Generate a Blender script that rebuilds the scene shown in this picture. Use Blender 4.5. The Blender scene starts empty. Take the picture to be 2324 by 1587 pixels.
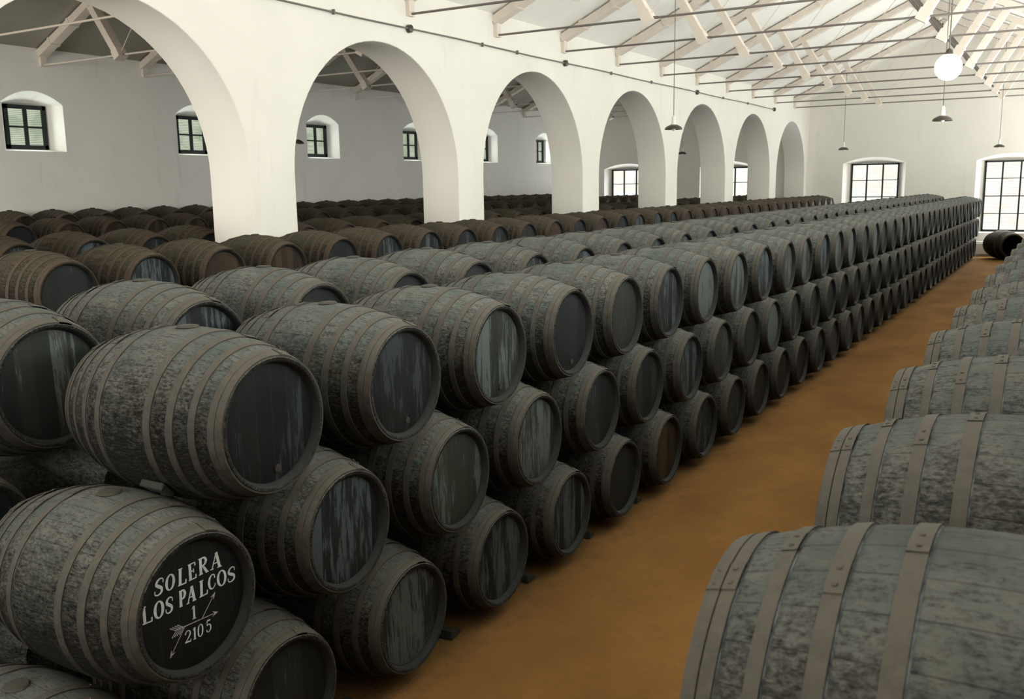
import bpy, bmesh, math, random
from math import pi, sin, cos, sqrt
from mathutils import Vector, Matrix
random.seed(7)
S = bpy.context.scene
COL = S.collection

# ---------------------------------------------------------------- camera
cd = bpy.data.cameras.new('camera'); cam = bpy.data.objects.new('camera', cd); COL.objects.link(cam)
RT = Vector((0.8577229, 0.5138875, -0.0151992)); UP = Vector((-0.0757618, 0.1555836, 0.9849131)); FW = Vector((-0.5084993, 0.8436310, -0.1723808))
CP = Vector((3.43393, -3.34308, 3.18157))
cam.matrix_world = Matrix(((RT.x, UP.x, -FW.x, CP.x), (RT.y, UP.y, -FW.y, CP.y), (RT.z, UP.z, -FW.z, CP.z), (0, 0, 0, 1)))
cd.sensor_width = 36; cd.lens = 36 * 2121.09 / 2324
cd.clip_start = 0.05; cd.clip_end = 200
cd.dof.use_dof = True; cd.dof.focus_distance = 6.5; cd.dof.aperture_fstop = 5.0
S.camera = cam

# ---------------------------------------------------------------- light and exposure
S.view_settings.view_transform = 'Standard'; S.view_settings.look = 'None'
S.view_settings.gamma = 1; S.view_settings.use_curve_mapping = False
S.view_settings.exposure = 0.0
W = bpy.data.worlds.new('sky'); S.world = W; W.use_nodes = True
W.node_tree.nodes['Background'].inputs[0].default_value = (0.75, 0.85, 1, 1)
W.node_tree.nodes['Background'].inputs[1].default_value = 1.0

def area(name, loc, rot, sx, sy, power, col):
    l = bpy.data.lights.new(name, 'AREA'); l.shape = 'RECTANGLE'; l.size = sx; l.size_y = sy
    l.energy = power; l.color = col
    o = bpy.data.objects.new(name, l); COL.objects.link(o); o.location = loc; o.rotation_euler = rot
    return o
# unseen lights added along the right wall, tilted up at arcade and ceiling
for i, y in enumerate((2.5, 9.5, 16.5, 23.5, 30.5, 37.0)):
    area('added_right_uplight', (4.25, y, 4.3), (0, math.radians(140), 0), 3.2, 4.6, (750, 710, 700, 690, 600, 390)[i], (0.97, 1.0, 0.97))
# unseen area light added behind the camera to brighten soffits and ceiling (facing +y)
area('added_rear_light', (-2.2, -7.8, 4.6), (math.radians(108), 0, 0), 8.0, 3.0, 620, (1.0, 0.97, 0.92))
# daylight from the windows of the far wall (facing -y) and the side aisle windows (facing +x)
for x in (-16.2, -11.1, -4.43, 0.95):
    area('daylight_far_window', (x, 41.02, 2.45), (math.radians(-90), 0, 0), 1.9, 2.7, (120 if x < -8 else 100 if x < 0 else 230), (0.93, 0.97, 1.0))
for y in (0.2, 5.7, 11.0, 16.2, 21.5, 26.8, 32.1, 37.4):
    area('daylight_side_window', (-19.27, y, 4.82), (0, math.radians(-90), 0), 0.95, 0.95, 17, (0.9, 1.0, 0.92))

area('added_side_fill', (-13.6, -7.8, 3.2), (math.radians(88), 0, 0), 8.0, 3.0, 1300, (1.0, 0.98, 0.93))  # unseen fill light added at the near end to brighten the side aisle

# ---------------------------------------------------------------- dimensions
P = 1.1; RB = 0.472; L = 1.22; RH = 0.357
DZ = 0.76776; ZT = 2.00853
XW = -7.3; XW2 = -8.2; XR = 4.35; XL = -19.0; YF = 40.8; YN = -8.0
ZE = 6.72; SL = 0.465
ZSIDE = 0.10

# ---------------------------------------------------------------- materials
def mat(name):
    m = bpy.data.materials.new(name); m.use_nodes = True
    nt = m.node_tree; b = nt.nodes['Principled BSDF']
    return m, nt, b
def N(nt, t, **kw):
    n = nt.nodes.new(t)
    for k, v in kw.items():
        if k in n.inputs: n.inputs[k].default_value = v
        else: setattr(n, k, v)
    return n
def ramp(nt, fac, stops, interp='LINEAR'):
    r = nt.nodes.new('ShaderNodeValToRGB'); r.color_ramp.interpolation = interp
    e = r.color_ramp.elements
    while len(e) < len(stops): e.new(0.5)
    for i, (p, c) in enumerate(stops):
        e[i].position = p; e[i].color = (c, c, c, 1) if isinstance(c, (int, float)) else tuple(c) + (1,)
    nt.links.new(fac, r.inputs[0]); return r
def mix(nt, fac, a, b, mode='MIX'):
    m = nt.nodes.new('ShaderNodeMix'); m.data_type = 'RGBA'; m.blend_type = mode
    for s, v in ((0, fac), (6, a), (7, b)):
        if hasattr(v, 'is_output'): nt.links.new(v, m.inputs[s])
        elif isinstance(v, (int, float)): m.inputs[s].default_value = v
        else: m.inputs[s].default_value = tuple(v) + (1,)
    return m.outputs[2]
def math_(nt, op, a, b=0.0, c=None):
    m = nt.nodes.new('ShaderNodeMath'); m.operation = op
    for i, v in enumerate((a, b) if c is None else (a, b, c)):
        if hasattr(v, 'is_output'): nt.links.new(v, m.inputs[i])
        else: m.inputs[i].default_value = v
    return m.outputs[0]
def coords(nt, scale, seed=True):
    tc = nt.nodes.new('ShaderNodeTexCoord'); mp = nt.nodes.new('ShaderNodeMapping')
    mp.inputs['Scale'].default_value = scale
    nt.links.new(tc.outputs['Object'], mp.inputs[0])
    if seed:
        oi = nt.nodes.new('ShaderNodeObjectInfo')
        v = nt.nodes.new('ShaderNodeVectorMath'); v.operation = 'SCALE'; v.inputs[0].default_value = (37.0, 91.0, 53.0)
        nt.links.new(oi.outputs['Random'], v.inputs['Scale']); nt.links.new(v.outputs[0], mp.inputs['Location'])
    return mp.outputs[0]
def noise(nt, vec, scale, detail=4, rough=0.6):
    n = N(nt, 'ShaderNodeTexNoise', Scale=scale, Detail=detail, Roughness=rough); nt.links.new(vec, n.inputs['Vector']); return n.outputs['Fac']
def bump(nt, b, h, strength, dist):
    bp = N(nt, 'ShaderNodeBump', Strength=strength, Distance=dist); nt.links.new(h, bp.inputs['Height']); nt.links.new(bp.outputs[0], b.inputs['Normal'])
def up_mask(nt, lo, hi):
    g = nt.nodes.new('ShaderNodeNewGeometry'); sx = nt.nodes.new('ShaderNodeSeparateXYZ'); nt.links.new(g.outputs['Normal'], sx.inputs[0])
    mr = N(nt, 'ShaderNodeMapRange'); mr.inputs['From Min'].default_value = lo; mr.inputs['From Max'].default_value = hi
    nt.links.new(sx.outputs['Z'], mr.inputs['Value']); return mr.outputs[0]
def rnd(nt):
    return nt.nodes.new('ShaderNodeObjectInfo').outputs['Random']

def stave_material(name, dark, dust, brown, moss):
    m, nt, b = mat(name)
    # mould and dust lie thick on the upward faces, sides kept dark to deepen their shade; the bare wood shows dark in patches, grain runs along local x
    n1 = noise(nt, coords(nt, (3.5, 9, 9)), 2.0, 6, 0.7)
    n2 = noise(nt, coords(nt, (1, 1, 1)), 3.2, 4, 0.6)
    n3 = noise(nt, coords(nt, (11, 75, 75)), 1.5, 6, 0.8)
    n5 = noise(nt, coords(nt, (1, 1.6, 1.6)), 42, 5, 0.75)
    tc = nt.nodes.new('ShaderNodeTexCoord'); sp = nt.nodes.new('ShaderNodeSeparateXYZ'); nt.links.new(tc.outputs['Object'], sp.inputs[0])
    ang = math_(nt, 'ARCTAN2', sp.outputs['Y'], math_(nt, 'SUBTRACT', sp.outputs['Z'], RB))
    q = math_(nt, 'MULTIPLY', ang, 27 / (2 * pi)); st = math_(nt, 'FRACT', q)
    seam = math_(nt, 'LESS_THAN', math_(nt, 'ABSOLUTE', math_(nt, 'SUBTRACT', st, 0.5)), 0.02)
    wood = mix(nt, ramp(nt, n3, [(0.42, 0), (0.70, 1)]).outputs[0], dark, brown)
    up = up_mask(nt, -0.30, 0.95)
    k = math_(nt, 'MULTIPLY', up, 0.98)
    for n_, w in ((n1, 1.0), (n2, 0.8), (n3, 1.2), (n5, 1.9)):
        k = math_(nt, 'ADD', k, math_(nt, 'MULTIPLY', math_(nt, 'SUBTRACT', n_, 0.5), w))
    k = ramp(nt, k, [(0.10, 0.0), (0.50, 0.32), (1.05, 1.0)]).outputs[0]
    duc = mix(nt, ramp(nt, n2, [(0.40, 0), (0.62, 1)]).outputs[0], dust, moss)
    duc = mix(nt, ramp(nt, n1, [(0.55, 0), (0.75, 0.5)]).outputs[0], duc, tuple(c * f for c, f in zip(dust, (1.35, 1.1, 0.85))))
    c = mix(nt, k, wood, duc)
    c = mix(nt, math_(nt, 'MULTIPLY', seam, 0.45), c, (0.004, 0.004, 0.004))
    sm = noise(nt, coords(nt, (1, 1, 1)), 33, 2, 0.5)
    spot = ramp(nt, sm, [(0.76, 0), (0.80, 0.6)]).outputs[0]
    c = mix(nt, spot, c, (0.17, 0.18, 0.165))
    nt.links.new(c, b.inputs['Base Color']); b.inputs['Roughness'].default_value = 0.9; b.inputs['Specular IOR Level'].default_value = 0.15
    h = math_(nt, 'ADD', math_(nt, 'MULTIPLY', n3, 0.7), math_(nt, 'ADD', math_(nt, 'MULTIPLY', n5, 0.8), math_(nt, 'ADD', n1, math_(nt, 'MULTIPLY', seam, -0.4))))
    bump(nt, b, h, 0.9, 0.014)
    return m
M_STAVE = stave_material('weathered_staves', (0.0036, 0.0048, 0.0058), (0.190, 0.194, 0.176), (0.036, 0.032, 0.021), (0.118, 0.138, 0.128))
M_STAVE2 = stave_material('weathered_staves_brown', (0.006, 0.005, 0.004), (0.110, 0.092, 0.066), (0.030, 0.022, 0.013), (0.076, 0.074, 0.052))

def hoop_material(name, dark, dust):
    m, nt, b = mat(name)
    n1 = noise(nt, coords(nt, (5, 5, 5)), 4, 6, 0.7); n2 = noise(nt, coords(nt, (60, 60, 60)), 3, 3, 0.6)
    up = up_mask(nt, -0.5, 0.9)
    k = math_(nt, 'ADD', math_(nt, 'MULTIPLY', up, 0.75), math_(nt, 'MULTIPLY', math_(nt, 'SUBTRACT', n1, 0.45), 0.9))
    c = mix(nt, ramp(nt, k, [(0.0, 0.06), (0.8, 1)]).outputs[0], dark, dust)
    c = mix(nt, math_(nt, 'MULTIPLY', n2, 0.25), c, (0.050, 0.040, 0.027))
    nt.links.new(c, b.inputs['Base Color']); b.inputs['Roughness'].default_value = 0.75; b.inputs['Specular IOR Level'].default_value = 0.25
    bump(nt, b, n2, 0.3, 0.004)
    return m
M_HOOP = hoop_material('rusty_dusted_hoop', (0.010, 0.010, 0.0095), (0.100, 0.093, 0.077))
M_HOOP2 = hoop_material('rusty_dusted_hoop_brown', (0.012, 0.009, 0.006), (0.085, 0.061, 0.042))

def mildew():
    m, nt, b = mat('pale_mildew_line'); b.inputs['Roughness'].default_value = 0.9; b.inputs['Specular IOR Level'].default_value = 0.1
    n = noise(nt, coords(nt, (4, 4, 4)), 3, 5, 0.7); up = up_mask(nt, -0.9, 0.8)
    k = math_(nt, 'MULTIPLY', up, ramp(nt, n, [(0.38, 0.1), (0.62, 1)]).outputs[0])
    nt.links.new(mix(nt, k, (0.012, 0.014, 0.014), (0.15, 0.17, 0.18)), b.inputs['Base Color']); return m
M_MILDEW = mildew()
def head_material(name, base, powder, amount, axis_shift=0.0):
    m, nt, b = mat(name)
    v = coords(nt, (1, 20, 2.3)); n1 = noise(nt, v, 2.0, 8, 0.74)
    vb = coords(nt, (1, 5, 1.1)); n2 = noise(nt, vb, 2.0, 3, 0.5)
    vs = coords(nt, (30, 30, 30)); n3 = noise(nt, vs, 3.2, 4, 0.7)
    tc = nt.nodes.new('ShaderNodeTexCoord'); sp = nt.nodes.new('ShaderNodeSeparateXYZ'); nt.links.new(tc.outputs['Object'], sp.inputs[0])
    q = math_(nt, 'ADD', math_(nt, 'MULTIPLY', sp.outputs['Y'], 9.3), math_(nt, 'ADD', 20.3, math_(nt, 'MULTIPLY', noise(nt, coords(nt, (0.01, 0.01, 0.8)), 1, 1), 0.12)))
    fr = math_(nt, 'FRACT', q); idx = math_(nt, 'FLOOR', q)
    seam = math_(nt, 'LESS_THAN', math_(nt, 'ABSOLUTE', math_(nt, 'SUBTRACT', fr, 0.5)), 0.03)
    wn = nt.nodes.new('ShaderNodeTexWhiteNoise'); wn.noise_dimensions = '2D'
    cb = nt.nodes.new('ShaderNodeCombineXYZ'); nt.links.new(math_(nt, 'FLOOR', math_(nt, 'ADD', q, 0.5)), cb.inputs[0]); nt.links.new(rnd(nt), cb.inputs[1]); nt.links.new(cb.outputs[0], wn.inputs['Vector'])
    plank = wn.outputs['Value']
    k = math_(nt, 'ADD', math_(nt, 'MULTIPLY', n1, 0.9), math_(nt, 'ADD', math_(nt, 'MULTIPLY', n2, 0.60), math_(nt, 'MULTIPLY', plank, 0.20)))
    rr = math_(nt, 'MULTIPLY', math_(nt, 'SUBTRACT', rnd(nt), 0.5), 0.30)
    k = math_(nt, 'ADD', k, math_(nt, 'ADD', rr, amount))
    k = ramp(nt, k, [(0.90, 0.02), (1.03, 0.16), (1.26, 0.9)]).outputs[0]
    wood = mix(nt, plank, base, tuple(min(1, c * f) for c, f in zip(base, (3.2, 2.7, 2.0))))
    c = mix(nt, k, wood, powder)
    speck = ramp(nt, n3, [(0.66, 0), (0.74, 0.55)]).outputs[0]
    c = mix(nt, math_(nt, 'MULTIPLY', speck, math_(nt, 'ADD', n2, amount)), c, (0.09, 0.10, 0.10))
    c = mix(nt, math_(nt, 'MULTIPLY', seam, 0.5), c, mix(nt, n1, (0.002, 0.002, 0.002), (0.032, 0.036, 0.038)))
    nt.links.new(c, b.inputs['Base Color']); b.inputs['Roughness'].default_value = 0.65; b.inputs['Specular IOR Level'].default_value = 0.18
    bump(nt, b, math_(nt, 'ADD', n1, math_(nt, 'MULTIPLY', seam, -0.6)), 0.4, 0.006)
    return m
M_HEAD = head_material('black_limed_head', (0.0045, 0.0064, 0.0078), (0.060, 0.076, 0.084), 0.0)
M_HEADPALE = head_material('pale_worn_head', (0.011, 0.014, 0.014), (0.082, 0.097, 0.096), 0.17)
M_HEADBLACK = head_material('black_painted_head', (0.0026, 0.0034, 0.0043), (0.026, 0.034, 0.038), -0.10)
M_HEADBROWN = head_material('brown_oak_head', (0.014, 0.010, 0.0065), (0.040, 0.031, 0.022), 0.02)

def plain(name, col, rough=0.8, nscale=0, namt=0.1, metallic=0, bmp=0):
    m, nt, b = mat(name); b.inputs['Roughness'].default_value = rough; b.inputs['Metallic'].default_value = metallic
    if nscale:
        n = noise(nt, coords(nt, (1, 1, 1), False), nscale, 5, 0.6)
        c = mix(nt, n, tuple(x * (1 - namt) for x in col), tuple(min(1, x * (1 + namt)) for x in col))
        nt.links.new(c, b.inputs['Base Color'])
        if bmp: bump(nt, b, n, bmp, 0.01)
    else: b.inputs['Base Color'].default_value = col + (1,)
    return m
def plaster(name, col, dirt):
    m, nt, b = mat(name); b.inputs['Roughness'].default_value = 0.9
    n = noise(nt, coords(nt, (1, 1, 1), False), 0.7, 6, 0.6); n2 = noise(nt, coords(nt, (2.2, 2.2, 0.35), False), 1.4, 5, 0.65)
    c = mix(nt, ramp(nt, n, [(0.35, 0), (0.8, 1)]).outputs[0], col, tuple(x * 0.93 for x in col))
    c = mix(nt, ramp(nt, n2, [(0.6, 0), (0.85, 0.5)]).outputs[0], c, dirt)
    nt.links.new(c, b.inputs['Base Color'])
    n3 = noise(nt, coords(nt, (1, 1, 1), False), 9, 5, 0.6); bump(nt, b, n3, 0.2, 0.01)
    return m
M_PLASTER = plaster('white_lime_plaster', (0.85, 0.825, 0.755), (0.62, 0.59, 0.52))
M_PLASTER_SIDE = plaster('grey_white_lime_plaster', (0.90, 0.88, 0.83), (0.50, 0.46, 0.40))
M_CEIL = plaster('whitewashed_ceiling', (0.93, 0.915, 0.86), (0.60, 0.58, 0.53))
M_CEIL_SIDE = plaster('shaded_whitewashed_ceiling', (0.34, 0.325, 0.27), (0.25, 0.235, 0.19))  # whitewash darkened in colour to stand for the side aisle's dimness
M_BEAM = plain('white_painted_timber', (0.74, 0.66, 0.575), 0.7, 5, 0.08)
M_ROD = plain('dark_grey_painted_iron', (0.16, 0.14, 0.125), 0.6)
M_RODW = plain('pale_painted_iron', (0.62, 0.55, 0.48), 0.6)
M_FRAME = plain('dark_green_window_paint', (0.006, 0.010, 0.009), 0.6)
M_WOODBLOCK = plain('old_wedge_wood', (0.022, 0.023, 0.018), 0.85, 14, 0.4, 0, 0.4)
M_BUNG = plain('cork_bung_cover', (0.05, 0.046, 0.035), 0.9, 20, 0.3, 0, 0.4)
M_PLUG = plain('brown_wooden_plug', (0.020, 0.015, 0.009), 0.8, 20, 0.3)
M_SHADE = plain('dark_enamel', (0.045, 0.035, 0.025), 0.35)
M_PORC = plain('white_porcelain', (0.75, 0.74, 0.70), 0.3)
M_CORD = plain('black_flex', (0.11, 0.10, 0.09), 0.7)
M_DARK = plain('black_cask_inside', (0.006, 0.006, 0.007), 0.95)
def floor_mat():
    m, nt, b = mat('orange_albero_sand'); b.inputs['Roughness'].default_value = 0.95; b.inputs['Specular IOR Level'].default_value = 0.08
    n1 = noise(nt, coords(nt, (1, 0.6, 1), False), 0.9, 5, 0.55); n2 = noise(nt, coords(nt, (1, 1, 1), False), 55, 5, 0.7)
    n4 = noise(nt, coords(nt, (1, 1, 1), False), 6, 5, 0.65)
    c = mix(nt, ramp(nt, n1, [(0.3, 0), (0.72, 1)]).outputs[0], (0.280, 0.143, 0.043), (0.172, 0.083, 0.024))
    c = mix(nt, ramp(nt, n4, [(0.5, 0), (0.8, 0.35)]).outputs[0], c, (0.15, 0.085, 0.032))
    c = mix(nt, ramp(nt, n2, [(0.58, 0), (0.72, 0.6)]).outputs[0], c, (0.07, 0.034, 0.013))
    # shade of the aisle stack painted into the sand along and beneath its foot
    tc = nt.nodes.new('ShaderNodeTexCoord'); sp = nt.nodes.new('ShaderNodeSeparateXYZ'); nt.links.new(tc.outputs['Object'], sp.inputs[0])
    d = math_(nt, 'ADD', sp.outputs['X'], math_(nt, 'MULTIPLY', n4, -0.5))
    stack_shade = ramp(nt, math_(nt, 'MULTIPLY', math_(nt, 'ADD', d, 0.45), 2.2), [(0.0, 0.75), (0.75, 0.0)]).outputs[0]
    c = mix(nt, math_(nt, 'MULTIPLY', stack_shade, ramp(nt, n2, [(0.4, 0.3), (0.6, 1)]).outputs[0]), c, (0.055, 0.045, 0.028))
    nt.links.new(c, b.inputs['Base Color']); bump(nt, b, math_(nt, 'ADD', n2, math_(nt, 'MULTIPLY', n4, 1.5)), 0.5, 0.012)
    return m
M_FLOOR = floor_mat()
def emis(name, col, strength, stripe=0, c2=None):
    m, nt, b = mat(name); b.inputs['Base Color'].default_value = (0.02, 0.02, 0.02, 1); b.inputs['Roughness'].default_value = 0.4
    b.inputs['Emission Strength'].default_value = strength
    if stripe:
        tc = nt.nodes.new('ShaderNodeTexCoord'); sp = nt.nodes.new('ShaderNodeSeparateXYZ'); nt.links.new(tc.outputs['Object'], sp.inputs[0])
        s = math_(nt, 'FRACT', math_(nt, 'MULTIPLY', sp.outputs['Z'], stripe))
        n = noise(nt, coords(nt, (1.3, 1.3, 2.0), False), 1.3, 2, 0.5)
        base = mix(nt, ramp(nt, n, [(0.42, 0), (0.56, 1)]).outputs[0], col, c2)
        c = mix(nt, ramp(nt, s, [(0.70, 0), (0.80, 1)]).outputs[0], base, tuple(x * 0.35 for x in col))
        nt.links.new(c, b.inputs['Emission Color'])
    else: b.inputs['Emission Color'].default_value = col + (1,)
    return m
M_PANE_FAR = emis('sunlit_blind_far', (1.0, 0.94, 0.80), 1.3, 16, (1.0, 1.05, 0.98))
M_PANE_SIDE = emis('sunlit_green_blind', (0.40, 0.47, 0.34), 1.0, 22, (0.56, 0.62, 0.48))
M_GLOBE = emis('lit_globe', (1.0, 0.98, 0.93), 6.0)

# ---------------------------------------------------------------- mesh helpers
def mesh_obj(name, bm, mats, parent=None, smooth=None):
    me = bpy.data.meshes.new(name); bmesh.ops.recalc_face_normals(bm, faces=bm.faces[:]); bm.to_mesh(me); bm.free()
    for m in (mats if isinstance(mats, (list, tuple)) else [mats]): me.materials.append(m)
    if smooth:
        me.polygons.foreach_set('use_smooth', [True] * len(me.polygons)); me.set_sharp_from_angle(angle=math.radians(smooth))
    o = bpy.data.objects.new(name, me); COL.objects.link(o)
    if parent: o.parent = parent
    return o
def empty(name, loc):
    o = bpy.data.objects.new(name, None); o.empty_display_size = 0.1; COL.objects.link(o); o.location = loc; return o
def tag(o, label=None, cat=None, group=None, kind=None):
    for k, v in (('label', label), ('category', cat), ('group', group), ('kind', kind)):
        if v: o[k] = v
    return o
def box(bm, c, s, R=None, mi=0):
    vs = []
    for dx in (-.5, .5):
        for dy in (-.5, .5):
            for dz in (-.5, .5):
                v = Vector((dx * s[0], dy * s[1], dz * s[2]))
                if R: v = R @ v
                vs.append(bm.verts.new(v + Vector(c)))
    for f in ((0, 1, 3, 2), (4, 6, 7, 5), (0, 4, 5, 1), (2, 3, 7, 6), (0, 2, 6, 4), (1, 5, 7, 3)):
        bm.faces.new([vs[i] for i in f]).material_index = mi
def frame_dir(d):
    d = d.normalized(); a = Vector((0, 1, 0)) if abs(d.y) < 0.9 else Vector((1, 0, 0))
    u = d.cross(a).normalized(); v = d.cross(u).normalized(); return d, u, v
def tube(bm, a, b, r, seg=8, r2=None):
    a, b = Vector(a), Vector(b); d, u, v = frame_dir(b - a); r2 = r if r2 is None else r2
    A = [bm.verts.new(a + (u * cos(t) + v * sin(t)) * r) for t in [2 * pi * i / seg for i in range(seg)]]
    B = [bm.verts.new(b + (u * cos(t) + v * sin(t)) * r2) for t in [2 * pi * i / seg for i in range(seg)]]
    for i in range(seg): bm.faces.new((A[i], A[(i + 1) % seg], B[(i + 1) % seg], B[i]))
    bm.faces.new(A[::-1]); bm.faces.new(B)
def bar(bm, a, b, wy, t):
    """rectangular bar between two points in an x-z plane: wy wide in y, t thick"""
    a, b = Vector(a), Vector(b); d = (b - a); l = d.length; d.normalize(); y = Vector((0, 1, 0)); n = d.cross(y)
    R = Matrix((d, y, n)).transposed(); box(bm, (a + b) / 2, (l, wy, t), R)
def lathe(bm, prof, seg, axis='x', c=(0, 0, 0), mis=None, a0=0, a1=2 * pi):
    c = Vector(c); full = abs(a1 - a0 - 2 * pi) < 1e-6; n = seg if full else seg + 1; rings = []
    for (x, r) in prof:
        ring = []
        if r < 1e-6: ring = [bm.verts.new(c + (Vector((x, 0, 0)) if axis == 'x' else Vector((0, 0, x))))] * n
        else:
            for i in range(n):
                t = a0 + (a1 - a0) * i / seg
                p = Vector((x, r * sin(t), r * cos(t))) if axis == 'x' else Vector((r * cos(t), r * sin(t), x))
                ring.append(bm.verts.new(c + p))
        rings.append(ring)
    for j in range(len(prof) - 1):
        for i in range(seg):
            k = (i + 1) % n; vs = [rings[j][i], rings[j][k], rings[j + 1][k], rings[j + 1][i]]
            u = []
            for v in vs:
                if v not in u: u.append(v)
            if len(u) > 2:
                f = bm.faces.new(u)
                if mis: f.material_index = mis[j]
# ---------------------------------------------------------------- setting
def polygon_slab(name, outline, thick_axis, t0, t1, material, kind='structure'):
    """simple polygon in the two other axes, extruded along thick_axis"""
    bm = bmesh.new()
    def pt(p, t): return (t, p[0], p[1]) if thick_axis == 'x' else (p[0], t, p[1])
    A = [bm.verts.new(pt(p, t0)) for p in outline]; B = [bm.verts.new(pt(p, t1)) for p in outline]
    n = len(outline)
    for i in range(n): bm.faces.new((A[i], A[(i + 1) % n], B[(i + 1) % n], B[i]))
    fa = bm.faces.new(A); fb = bm.faces.new(B); bmesh.ops.triangulate(bm, faces=[fa, fb])
    return tag(mesh_obj(name, bm, material), kind=kind)
def cubebox(name, lo, hi, material):
    bm = bmesh.new(); box(bm, [(a + b) / 2 for a, b in zip(lo, hi)], [b - a for a, b in zip(lo, hi)])
    return tag(mesh_obj(name, bm, material), kind='structure')
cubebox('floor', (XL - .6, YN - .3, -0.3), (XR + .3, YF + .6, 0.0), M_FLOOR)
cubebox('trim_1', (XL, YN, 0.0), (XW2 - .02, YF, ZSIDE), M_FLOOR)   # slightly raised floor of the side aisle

# arcade wall: one slab with eight round arches, edges softly rounded by years of whitewash
RA = 2.31; W_A = 5.555
def arcade_outline(g):
    o = [(YN, 0.0)]
    for k in range(-2, 6):
        y0 = 7.87 + W_A * k; r_ = RA + g
        o.append((y0 - g, 0.0)); o.append((y0 - g, 1.8))
        for i in range(33):
            t = pi - pi * i / 32; o.append((y0 + RA + r_ * cos(t), 3.40 + r_ * sin(t)))
        o.append((y0 + 2 * RA + g, 1.8)); o.append((y0 + 2 * RA + g, 0.0))
    return o + [(YF, 0.0), (YF, ZE + .03), (YN, ZE + .03)]
def arcade():
    bm = bmesh.new(); loops = []
    for g, x in ((.020, XW), (.010, XW - .003), (.003, XW - .009), (0, XW - .02), (0, XW2 + .02), (.003, XW2 + .009), (.010, XW2 + .003), (.020, XW2)):
        loops.append([bm.verts.new((x, y, z)) for y, z in arcade_outline(g)])
    for a, b in zip(loops, loops[1:]):
        for i in range(len(a)): bm.faces.new((a[i], a[(i + 1) % len(a)], b[(i + 1) % len(a)], b[i]))
    for l in (loops[0], loops[-1]):
        bmesh.ops.triangle_fill(bm, edges=[bm.edges.get((l[i], l[(i + 1) % len(l)])) for i in range(len(l))], use_beauty=True)
    return tag(mesh_obj('wall_arcade', bm, M_PLASTER, smooth=30), kind='structure')
arcade()

def wall_openings(name, P2, outline, openings, d, material):
    """P2(a,z,depth)->point. openings: (outer loop, inner loop). Surface with splayed reveals, thickness d"""
    bm = bmesh.new()
    def loop(pts, dep): return [bm.verts.new(P2(a, z, dep)) for a, z in pts]
    def edges(vs): return [bm.edges.new((vs[i], vs[(i + 1) % len(vs)])) for i in range(len(vs))]
    e0 = loop(outline, 0); e1 = loop(outline, d); E0 = edges(e0); E1 = edges(e1)
    for i in range(len(e0)): bm.faces.new((e0[i], e0[(i + 1) % len(e0)], e1[(i + 1) % len(e1)], e1[i]))
    for o, inn in openings:
        a = loop(o, 0); b = loop(inn, d); E0 += edges(a); E1 += edges(b)
        for i in range(len(a)): bm.faces.new((a[i], a[(i + 1) % len(a)], b[(i + 1) % len(b)], b[i]))
    bmesh.ops.triangle_fill(bm, edges=E0, use_beauty=True); bmesh.ops.triangle_fill(bm, edges=E1, use_beauty=True)
    return tag(mesh_obj(name, bm, material, smooth=35), kind='structure')
def arch_loops(c, w, z0, z1, sp, rise, n=14):
    """outer loop splayed by sp with a segmental head, inner loop rectangular"""
    o = [(c - w / 2 - sp, z0 - 0.06), (c + w / 2 + sp, z0 - 0.06)]; i_ = [(c - w / 2, z0), (c + w / 2, z0)]
    for k in range(n + 1):
        s = 1 - 2 * k / n
        o.append((c + s * (w / 2 + sp), z1 + 0.02 + rise * (1 - s * s))); i_.append((c + s * w / 2, z1))
    return o, i_
FARX = [-16.2, -11.1, -4.43, 0.95]; FZ0, FZ1, FWD = 1.0, 3.92, 2.02
far_out = [(XL - .6, 0), (XR + .3, 0), (XR + .3, ZE - 0.1), (XR, ZE + SL * 0), (-1.65, ZE + SL * 5.65 + .1), (XW, ZE + .1), (XW2, ZE + .1), (-13.6, ZE + SL * 5.4 + .1), (XL, ZE + .1), (XL - .6, ZE)]
far_out = [(x, z + 0.15 if i > 1 else z) for i, (x, z) in enumerate(far_out)]
wall_openings('wall_back', lambda a, z, d: (a, YF + d, z), far_out, [arch_loops(x, FWD, FZ0, FZ1, 0.30, 0.26) for x in FARX], 0.38, M_PLASTER)
SIDEY = [0.2, 5.7, 11.04, 16.19, 21.54, 26.83, 32.1, 37.2]; SZ0, SZ1, SWD = 4.28, 5.36, 1.10
wall_openings('wall_left', lambda a, z, d: (XL - d, a, z), [(YN, 0), (YF, 0), (YF, ZE + .1), (YN, ZE + .1)], [arch_loops(y, SWD, SZ0, SZ1, 0.26, 0.30) for y in SIDEY], 0.42, M_PLASTER_SIDE)
cubebox('wall_right', (XR, YN, 0), (XR + .3, YF, ZE - .1), M_PLASTER)
fo = [(XL - .6, 0), (XR + .3, 0), (XR + .3, ZE), (-1.65, ZE + SL * 5.65 + .2), ((XW + XW2) / 2, ZE + .1), (-13.6, ZE + SL * 5.4 + .2), (XL - .6, ZE)]
polygon_slab('wall_front', fo, 'y', YN - .3, YN, M_PLASTER)
def roof(name, x0, x1, xm, hw, material):
    bm = bmesh.new(); t = 0.15
    z = lambda x: ZE + SL * (hw - abs(x - xm))
    pts = [(x0, z(x0)), (xm, z(xm)), (x1, z(x1)), (x1, z(x1) + t), (xm, z(xm) + t), (x0, z(x0) + t)]
    A = [bm.verts.new((x, YN - .3, q)) for x, q in pts]; B = [bm.verts.new((x, YF + .4, q)) for x, q in pts]
    for i in range(6): bm.faces.new((A[i], A[(i + 1) % 6], B[(i + 1) % 6], B[i]))
    for V in (A, B): bm.faces.new((V[0], V[1], V[4], V[5])); bm.faces.new((V[1], V[2], V[3], V[4]))
    return tag(mesh_obj(name, bm, material), kind='structure')
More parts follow.
